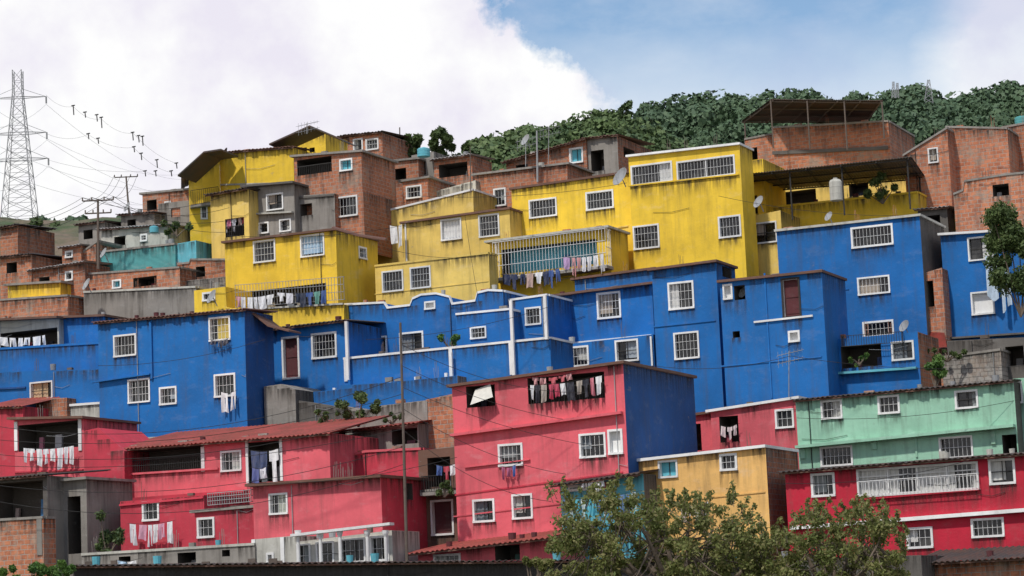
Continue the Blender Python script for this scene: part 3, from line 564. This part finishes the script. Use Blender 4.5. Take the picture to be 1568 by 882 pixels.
def ridge(name,prof,Yc,zdrop,depth,crown,ncl,nleaf,lsize,mat):
    us=[p[0] for p in prof]; vv=[p[1] for p in prof]; E=empty(name,P(us[0],vv[0],Yc))
    off=crown*.75/(K*Yc)
    n=70; rows=12; verts=[];faces=[]
    for j in range(rows):
        t=j/(rows-1)
        for i in range(n):
            u=us[0]+(us[-1]-us[0])*i/(n-1); p=P(u,np.interp(u,us,vv)+off,Yc); g=random.uniform(-1,1)*crown*.3
            verts.append((p.x*(1-.15*t),Yc-depth*t,p.z-(zdrop*t)+g))
    base=len(verts)
    faces=[(j*n+i,j*n+i+1,(j+1)*n+i+1,(j+1)*n+i) for j in range(rows-1) for i in range(n-1)]
    for i in range(n): verts.append((verts[i][0]*1.1,Yc+depth*.8,-5))
    faces+=[(base+i,base+i+1,i+1,i) for i in range(n-1)]
    me=bpy.data.meshes.new('hill_surface'); me.from_pydata(verts,[],faces); me.materials.append(MC['forest_floor']); o=bpy.data.objects.new('hill_surface',me); COL.objects.link(o); o.parent=E; o.location=-E.location
    cl=[]
    for q in range(ncl):
        t=random.random()**1.5 if q>ncl*.12 else 0; u=random.uniform(us[0],us[-1]); p=P(u,np.interp(u,us,vv)+off,Yc); r=crown*random.choice([.35,.5,.7,.9,1.2])
        x,y,z=p.x*(1-.15*t),Yc-depth*t,p.z-zdrop*t+r*.25
        cl.append((x,y,z,r,r,r*random.uniform(.65,.9)))
        for _ in range(2): cl.append((x+random.uniform(-1,1)*r*.8,y-r*.3,z+random.uniform(-.4,.4)*r,r*.5,r*.5,r*.45))
    leaves('canopy',cl,nleaf,lsize,mat,E,shell=.75,tang=True)
ridge('forested_hill',[(880,215),(950,190),(1000,174),(1030,163),(1060,154),(1100,150),(1130,152),(1160,158),(1200,152),(1230,149),(1275,160),(1310,160),(1345,150),(1385,140),(1420,148),(1460,152),(1500,146),(1540,138),(1580,128),(1640,120)],520,70,170,4.2,950,85,.55,'far_foliage')
ridge('forested_hill',[(715,254),(735,232),(752,210),(790,202),(830,204),(870,192),(905,184),(950,184),(990,192),(1020,205),(1050,240)],235,12,35,2.0,260,100,.24,'near_hill_foliage')
ridge('forested_hill',[(-60,350),(0,342),(60,338),(120,343),(200,348),(300,352)],600,30,90,4.5,150,50,.8,'far_foliage')
def bush(name,u,v,Yd,w,hh,n,size,mat,k=8,drop=1.2):
    c=P(u,v,Yd); px=K*Yd; E=empty(name,c); cl=[]
    for _ in range(k):
        cl.append((c.x+random.uniform(-.5,.5)*w*px,c.y+random.uniform(-.4,.4)*w*px*.6,c.z+random.uniform(-.5,.5)*hh*px,*(random.uniform(.16,.3)*min(w,hh)*px,)*3))
    leaves('foliage',cl,n,size,mat,E,shell=.3)
    tb=MB(); base=Vector((c.x,c.y,c.z-hh*px*.5-drop))
    for q in cl[:8]: tb.tube([base,base.lerp(Vector(q[:3]),.5)+Vector((random.uniform(-.1,.1),0,.1)),Vector(q[:3])],[.05,.03,.012],5)
    tb.obj('stems','bark',E)
bush('tree',645,222,168,100,30,300,.2,'dark_foliage',20)
bush('tree',618,226,170,50,26,300,.2,'dark_foliage',8)
bush('tree',690,238,168,50,24,300,.2,'dark_foliage',8)
bush('tree',952,168,300,24,20,120,.35,'near_hill_foliage',7)
bush('tree',55,372,175,70,60,300,.22,'dark_foliage',16)
bush('tree',100,395,172,50,40,260,.2,'dark_foliage',8)
bush('tree',1556,385,118,70,130,420,.10,'dark_foliage',34)
bush('tree',1350,285,142,46,34,160,.12,'dark_foliage',8,.4)
bush('shrub',548,622,126,66,34,260,.09,'dark_foliage',12,.5)
bush('shrub',690,522,134,30,22,120,.09,'plant_foliage',5,.1)
bush('shrub',1430,562,124,30,50,200,.08,'plant_foliage',10,.3)
bush('shrub',1450,540,126,60,16,160,.08,'dark_foliage',8,.2)
bush('shrub',165,818,118,36,60,160,.09,'dark_foliage',8,.4)
bush('shrub',1315,552,126,34,16,90,.07,'plant_foliage',6,.0)
bush('shrub',500,640,126,40,22,120,.09,'dark_foliage',6,.3)
bush('shrub',270,345,152,40,22,160,.14,'dark_foliage',6,.3)
bush('shrub',40,880,62,130,26,300,.07,'plant_foliage',18)
bush('shrub',1530,330,130,30,20,100,.1,'dark_foliage',5,.1)
bush('shrub',680,750,113,22,22,120,.08,'dark_foliage',6,.0)
bush('shrub',600,640,124,40,14,120,.08,'dark_foliage',6,.1)
def fg_tree(name,ub,prof,v1,Yc,n,nl,ls):
    px=K*Yc; base=P(ub,900,Yc); base.z=0; E=empty(name,base); tb=MB(); cl=[]
    us=[p[0] for p in prof]; vv=[p[1] for p in prof]
    fork=P(ub,930,Yc); tb.tube([base,base.lerp(fork,.5)+Vector((.15,0,0)),fork],[.28,.22,.18],10)
    limbs=[]
    for i in range(9):
        u=us[0]+(us[-1]-us[0])*(i+.5)/9; v=np.interp(u,us,vv)+45; e=P(u,v,Yc+random.uniform(-1.5,1.5)); m=fork.lerp(e,.5)+Vector((0,0,-.25)); limbs.append((m,e))
        tb.tube([fork,m,e],[.13,.09,.03],7)
    while len(cl)<n:
        u=random.uniform(us[0],us[-1]); vt=np.interp(u,us,vv); v=vt+14+random.random()**.9*(v1-vt); 
        c=P(u,v,Yc+random.uniform(-2.2,2.2)); r=random.uniform(.2,.42)
        cl.append((c.x,c.y,c.z,r*1.1,r,r*.8))
        m,e=min(limbs,key=lambda q:(q[1]-c).length); s=m.lerp(e,random.uniform(.3,1)); tb.tube([s,s.lerp(c,.5)+Vector((0,0,-.06)),c+Vector((0,0,.12))],[.03,.018,.007],4)
    for _ in range(70):
        u=random.uniform(us[0],us[-1]); vt=np.interp(u,us,vv); c=P(u,vt+20,Yc+random.uniform(-2,2)); e=c+Vector((random.uniform(-.25,.25),0,random.uniform(.25,.65))); tb.tube([c,e],[.012,.005],4)
        cl.append((e.x,e.y,e.z,.10,.10,.16)); cl.append(tuple(c.lerp(e,.5))+(.15,.15,.15))
    tb.obj('trunk_and_limbs','bark',E); big=[c for c in cl if c[3]>.18]; sm=[c for c in cl if c[3]<=.18]
    leaves('foliage',big,nl,ls,'tree_foliage',E,shell=.15); leaves('twig_foliage',sm,22,ls,'tree_foliage',E,shell=.2)
fg_tree('foreground_tree',1050,[(845,752),(858,738),(880,760),(905,755),(940,735),(965,732),(990,765),(1030,765),(1080,770),(1120,752),(1150,790),(1185,815)],900,70,215,150,.06)
fg_tree('foreground_tree',1280,[(1165,850),(1200,820),(1225,782),(1260,778),(1290,788),(1320,775),(1350,780),(1375,800),(1385,850)],900,69,120,130,.06)
bush('shrub',815,870,70,60,26,200,.06,'tree_foliage',10)
# ================================================================= tower, poles, antennas, tanks
def lattice(name,u,vt,vb,Yd,wt,wb,arms,r=.075):
    top=P(u,vt,Yd); bot=P(u,vb,Yd); bot.x=top.x; px=K*Yd; hgt=top.z-bot.z; E=empty(name,Vector((top.x,top.y,bot.z-10))); mb=MB()
    def cor(t,k): 
        w=(wb+(wt-wb)*min(1,t*1.15))*px/2; sx,sy=((-1,-1),(1,-1),(1,1),(-1,1))[k]; return Vector((top.x+sx*w,top.y+sy*w,bot.z+hgt*t))
    nl=13; ts=[(i/nl)**.92 for i in range(nl+1)]
    for k in range(4):
        mb.tube([cor(-.35,k)]+[cor(t,k) for t in ts],r*1.2,4)
        for i in range(nl):
            mb.tube([cor(ts[i],k),cor(ts[i+1],(k+1)%4)],r*.55,4); mb.tube([cor(ts[i],(k+1)%4),cor(ts[i+1],k)],r*.55,4); mb.tube([cor(ts[i],k),cor(ts[i],(k+1)%4)],r*.55,4)
    ends=[]
    for va,L in arms:
        t=(vb-va)/(vb-vt); z=bot.z+hgt*t
        for sg in (-1,1):
            e=Vector((top.x+sg*L*px,top.y,z)); ends.append(e)
            for k in range(4): 
                c=cor(t,k); mb.tube([c,e],r*.6,4)
            c=cor(t+.05,1 if sg>0 else 0); mb.tube([c,e],r*.6,4)
            mb.tube([e,e-Vector((0,0,11*px))],.16,6)
    mb.obj('steel_lattice','grey_metal',E); return ends
en=lattice('transmission_tower',27,108,350,450,14,52,[(150,44),(205,44),(245,46)])
def wire(mb,a,b,sag,r=.02,n=14):
    pts=[a.lerp(b,i/n)-Vector((0,0,sag*4*(i/n)*(1-i/n))) for i in range(n+1)]; mb.tube(pts,r,4)
mb=MB()
for i,e in enumerate(en):
    e2=e-Vector((0,0,1.5)); b_=P(300+i*6,262+i*8,900); wire(mb,e2,b_,6,.025,20)
    c=P(-120,130+25*i,300); wire(mb,e2,c,4,.025)
mb.obj('power_lines','grey_metal')
mb=MB()
for (u,v,l) in ((112,162,14),(130,172,8),(148,176,10),(155,180,16),(135,205,8),(150,212,8),(203,203,12),(212,208,10),(218,209,14),(205,225,8),(216,235,10),(240,245,12),(222,262,8),(238,262,8),(262,262,8),(270,250,8)):
    a=P(u,v,520); b_=P(u+1,v+l,520); mb.tube([a,b_],.13,5); mb.tube([a-Vector((.4,0,0)),a+Vector((.4,0,.1))],.14,5)
for a,b_ in (((70,145),(112,163)),((112,163),(155,182)),((155,182),(204,204)),((204,204),(270,250)),((72,205),(135,206)),((135,206),(205,226)),((205,226),(262,264)),((74,245),(222,262))):
    wire(mb,P(*a,520),P(*b_,520),1.,.022,8)
mb.obj('insulator_strings','dark_metal')
def pole(name,u,vt,vb,Yd,r=.1,arm=None,lean=0,mat='weathered_wood'):
    a=P(u,vt,Yd); b_=P(u+lean,vb,Yd); E=empty(name,b_); mb=MB(); mb.tube([b_-Vector((0,0,1)),a],[r,r*.7],8)
    ends=[]
    if arm:
        px=K*Yd
        for dv,L in arm:
            z=a.z-dv*px; mb.tube([Vector((a.x-L*px,a.y,z)),Vector((a.x+L*px,a.y,z))],.05,4)
            for k in (-1,-.4,.4,1): 
                q=Vector((a.x+k*L*px,a.y,z)); mb.tube([q,q+Vector((0,0,.22))],.045,5); ends.append(q+Vector((0,0,.22)))
    mb.obj('pole',mat,E); return a,ends
p1,e1=pole('utility_pole',150,305,388,150,.1,[(2,24),(22,20)])
p2,e2=pole('utility_pole',193,270,330,200,.1,[(1,18)],6)
p3,e3=pole('utility_pole',613,494,860,110.5,.08,None,10)
pole('utility_pole',612,195,240,170,.06); pole('street_light_pole',822,200,255,150,.07,mat='grey_metal')
pole('antenna_mast',720,225,270,146,.04); 
for (u,v0,v1,Yd,nm) in ((1208,538,608,119,'tv_antenna'),(840,195,260,152,'tv_antenna'),(805,212,255,152,'tv_antenna'),(470,188,205,150,'tv_antenna')):
    a=P(u,v0,Yd); b_=P(u,v1,Yd); mb=MB(); mb.tube([b_,a],.025,5)
    for k,z in ((0,.1),(1,.5)):
        c=a-Vector((0,0,z)); mb.tube([c-Vector((.6,0,.1)),c+Vector((.7,0,.15))],.014,4)
        for i in range(7): 
            q=c+Vector((-.55+i*.2,0,-.1+i*.04)); L=.4-.03*i; mb.tube([q-Vector((.12,L,.25*L)),q+Vector((.12,L,.25*L))],.010,4); mb.tube([q-Vector((0,0,L*.5)),q+Vector((0,0,L*.5))],.010,4)
    mb.obj(nm,'grey_metal')
for (u,vt,vb,w) in ((1422,122,150,14),(1368,125,142,5),(1374,127,142,5)):
    a=P(u,vt,500); mb=MB(); b_=P(u,vb+8,500); pw=w*K*500/2
    for sx in (-1,1):
        mb.tube([b_+Vector((sx*pw,0,0)),a+Vector((sx*.2,0,0))],.09,4)
    for i in range(5):
        t=i/5; w0=pw*(1-t); mb.tube([b_.lerp(a,t)+Vector((-w0,0,0)),b_.lerp(a,t+.2)+Vector((w0*.8,0,0))],.07,4); mb.tube([b_.lerp(a,t)+Vector((w0,0,0)),b_.lerp(a,t+.2)+Vector((-w0*.8,0,0))],.07,4)
    mb.obj('communication_mast','grey_metal')
def tank(u,vt,vb,Yd,wpx,mat):
    b_=P(u,vb,Yd); px=K*Yd; r=wpx*px/2; hh=(vb-vt)*px; mb=MB()
    mb.lathe(b_,[(0,0),(r,0),(r,hh*.3),(r*1.03,hh*.32),(r,hh*.35),(r,hh*.6),(r*1.03,hh*.62),(r,hh*.65),(r,hh*.85),(r*.8,hh*.95),(r*.35,hh),(r*.35,hh*1.05),(0,hh*1.05)],18); mb.obj('water_tank',mat)
tank(1281,273,307,139,20,'pale_plaster'); tank(649,226,240,154,20,'cyan_panel'); tank(1173,284,300,147,16,'pale_plaster'); tank(236,346,356,148,14,'cyan_panel'); tank(1565,178,192,150,22,'teal_paint')
def dish(u,v,Yd,r,mat='grey_metal'):
    c=P(u,v,Yd); mb=MB(); ax=Vector((-.75,-.5,.45)).normalized(); a=ax.cross(Vector((0,0,1))).normalized(); b_=ax.cross(a); n=16
    rr=[(0,.0),(.35,.04),(.7,.13),(1,.27)]
    for i in range(3):
        for k in range(n):
            q=[]
            for (ri,hi),kk in ((rr[i],k),(rr[i],k+1),(rr[i+1],k+1),(rr[i+1],k)):
                t=2*pi*kk/n; q.append(c+(a*cos(t)+b_*sin(t))*ri*r+ax*hi*r)
            mb.face(q)
    mb.tube([c,c-ax*.3-Vector((0,0,.4))],.03,5); mb.tube([c-b_*r*-.9,c+ax*r*.9],.015,4); mb.obj('satellite_dish',mat)
for q in ((952,272,138,.6),(326,455,140,.45),(1163,310,139,.4),(1270,332,136,.3),(196,318,150,.35),(1140,448,127,.35),(1386,500,127,.35),(806,215,150,.4),(160,388,146,.35),(134,436,146,.4)): dish(*q)
mb=MB()
random.seed(11)
for k in range(6):
    Yd=111+random.random()*2; a=P(-20,650+k*22+random.uniform(-5,5),Yd+6); b_=p3-Vector((0,0,2.5+.8*k)); wire(mb,a,b_,random.uniform(.4,1.4),.014,18)
for k in range(5):
    a=p3-Vector((0,0,1+1.*k)); b_=P(860+random.uniform(-20,120),600+k*42,111); wire(mb,a,b_,random.uniform(.3,1),.012,14)
for k in range(4):
    a=e1[k]; wire(mb,a,P(345+k*6,300+k*18,146),.8,.014); wire(mb,a,e2[k],.8,.014); wire(mb,a,P(-20,330+12*k,150),.7,.014)
for (u0,v0,u1,v1,Yd) in ((712,330,735,470,128),(1000,560,1210,545,117),(1210,545,1568,560,116),(345,360,620,345,136),(590,380,760,390,136),(640,300,960,280,136),(560,520,840,470,127),(150,560,405,520,127),(380,740,700,700,110),(1220,640,1560,612,114),(1200,740,1500,700,103),(1100,300,1400,330,135)):
    wire(mb,P(u0,v0,Yd),P(u1,v1,Yd),.35,.012,12)
mb.obj('overhead_cables','dark_metal')
def gable(name,pts,Yd,D,mat):
    p=[P(u,v,Yd) for u,v in pts]; E=empty(name,p[0]); mb=MB()
    for a,b_ in zip(p[:-1],p[1:]):
        o_=Vector((.25*D,D,.1)); up=Vector((0,0,.1)); mb.hexa([a,b_,b_+up,a+up,a+o_,b_+o_,b_+o_+up,a+o_+up])
    mb.obj('roof_sheets',mat,E)
gable('gable_roof',[(412,222),(474,194),(522,214)],152.5,3,'dark_tin')
gable('gable_roof',[(272,270),(312,234),(338,230)],150.5,3,'dark_tin')
gable('eave_roof',[(380,476),(410,500),(442,508)],131,2,'brown_tin')
gable('eave_roof',[(508,350),(548,362),(590,368)],140,.4,'brown_tin')
random.seed(3)
for h in HOUSES:
    if h.W<2.5 or h.D<1.5: continue
    F=h.F
    if h.top[0][1]-h.zb>3:
        mb=MB()
        for _ in range(random.choice([1,1,2])):
            s=random.uniform(.15,h.W-.2); z1=topz(h.top,s)-.1; z0=h.zb+.2
            if random.random()<.35: mb.tube([F.pt(s,z0,.06),F.pt(s,z1,.06)],.022,5)
            z=random.uniform(z0+(z1-z0)*.4,z1); L=random.uniform(.8,2.5); mb.tube([F.pt(s,z,.04),F.pt(min(h.W,s+L*.5),z-.12,.05),F.pt(min(h.W,s+L),z+.02,.04)],.012,4)
        mb.obj('pipes_and_cables','grey_metal' if random.random()<.4 else 'dark_metal',h.E)
    mb=MB(); cl=MB(); L0=.12 
    for _ in range(int(h.W/1.6)):
        s=random.uniform(.2,h.W-.5); z=topz(h.top,s)+L0-.06; k=random.random(); d=-random.uniform(.25,.7)
        if k<.35:
            w_=random.uniform(.2,.6); mb.box(F,s,s+w_,z,z+random.uniform(.1,.25),d-.2,d)
        elif k<.6 and not h.roofed:
            for q in range(4): mb.tube([F.pt(s+(q%2)*.16,z-.1,d-(q//2)*.16),F.pt(s+(q%2)*.16+random.uniform(-.04,.04),z+random.uniform(.4,.9),d-(q//2)*.16)],.012,4)
        elif k<.72:
            r=random.uniform(.12,.2); cl.lathe(F.pt(s,z,d-.1),[(0,0),(r*.85,0),(r,r*2),(r*.9,r*2),(0,r*1.8)],10)
    mb.obj('roof_clutter',random.choice([BR,G,'weathered_wood']),h.E); cl.obj('roof_buckets',random.choice(['cyan_panel','grey_metal','pale_plaster','maroon_paint']),h.E)
# ================================================================= world + sun
w=bpy.data.worlds.new('World'); scene.world=w; w.use_nodes=True; nt=w.node_tree; nt.nodes.clear()
sd=Vector((-.40,-.58,1.05)).normalized()
sky=nt.nodes.new('ShaderNodeTexSky'); sky.sky_type='NISHITA'; sky.sun_disc=False; sky.sun_elevation=math.asin(sd.z); sky.sun_rotation=math.atan2(sd.x,sd.y)
sky.air_density=1.2; sky.dust_density=.1; sky.ozone_density=4
b1=nt.nodes.new('ShaderNodeBackground'); b1.inputs[1].default_value=.125; nt.links.new(sky.outputs[0],b1.inputs[0])
tc=nt.nodes.new('ShaderNodeTexCoord'); sep=nt.nodes.new('ShaderNodeSeparateXYZ'); nt.links.new(tc.outputs['Generated'],sep.inputs[0])
def mth(op,a,b=None,cl=False):
    n=nt.nodes.new('ShaderNodeMath'); n.operation=op; n.use_clamp=cl
    for i,x in enumerate((a,b)):
        if x is None: continue
        if isinstance(x,(int,float)): n.inputs[i].default_value=x
        else: nt.links.new(x,n.inputs[i])
    return n.outputs[0]
yy=mth('MAXIMUM',mth('ABSOLUTE',sep.outputs[1]),.05); Aa=mth('DIVIDE',sep.outputs[0],yy); Bb=mth('DIVIDE',sep.outputs[2],yy)
G_=tc.outputs['Generated']
n1=noise(nt,G_,32,10,.62); n2=noise(nt,G_,9,6,.6); n3=noise(nt,mapping(nt,G_,(1,1,2)),14,7,.6); n4=noise(nt,G_,22,7,.55)
def tAB(u,v): d=ray(u,v); return d.x/d.y,d.z/d.y
a0,b0=tAB(700,0); a1,b1_=tAB(900,150)
dx,dz=a1-a0,b1_-b0; L=math.hypot(dx,dz); nxv,nzv=-dz/L,dx/L
f1=mth('ADD',mth('MULTIPLY',mth('SUBTRACT',Aa,a0),nxv),mth('MULTIPLY',mth('SUBTRACT',Bb,b0),nzv))
f1=mth('ADD',f1,mth('MULTIPLY',mth('SUBTRACT',n1,.5),.055)); f1=mth('ADD',f1,mth('MULTIPLY',mth('SUBTRACT',n2,.5),.05))
blue1=rampf(nt,f1,-.002,.006); 
a2,b2=tAB(1435,60)
f2=mth('ADD',mth('SUBTRACT',mth('ADD',a2,mth('MULTIPLY',mth('SUBTRACT',Bb,b2),.45)),Aa),mth('MULTIPLY',mth('SUBTRACT',n3,.5),.07))
blue2=rampf(nt,f2,-.012,.014,.3,1)
_,b3=tAB(1000,165)
blue3=rampf(nt,mth('ADD',mth('SUBTRACT',Bb,b3),mth('MULTIPLY',mth('SUBTRACT',n3,.5),.04)),-.01,.035,.45,1)
blue=mth('MULTIPLY',mth('MULTIPLY',blue1,blue2),blue3); wisp=rampf(nt,n3,.46,.78,1,.65); blue=mth('MULTIPLY',blue,wisp)
cc=mixc(nt,rampf(nt,n4,.42,.66),(1.,1.,1.),(.84,.81,.91))
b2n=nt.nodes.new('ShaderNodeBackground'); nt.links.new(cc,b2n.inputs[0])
# cloud strength dimmed overhead, out of view, to cut ambient fill and deepen contrast
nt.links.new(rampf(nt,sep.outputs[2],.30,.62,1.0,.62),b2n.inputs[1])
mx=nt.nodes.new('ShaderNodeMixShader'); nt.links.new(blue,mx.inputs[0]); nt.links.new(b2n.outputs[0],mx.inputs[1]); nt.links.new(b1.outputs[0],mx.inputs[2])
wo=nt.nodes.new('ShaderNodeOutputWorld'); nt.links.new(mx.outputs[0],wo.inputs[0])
sl=bpy.data.lights.new('sun','SUN'); sl.energy=3.6; sl.angle=radians(2.5); sl.color=(1,.95,.87); so=bpy.data.objects.new('sun',sl); COL.objects.link(so)
so.rotation_euler=sd.to_track_quat('Z','Y').to_euler()
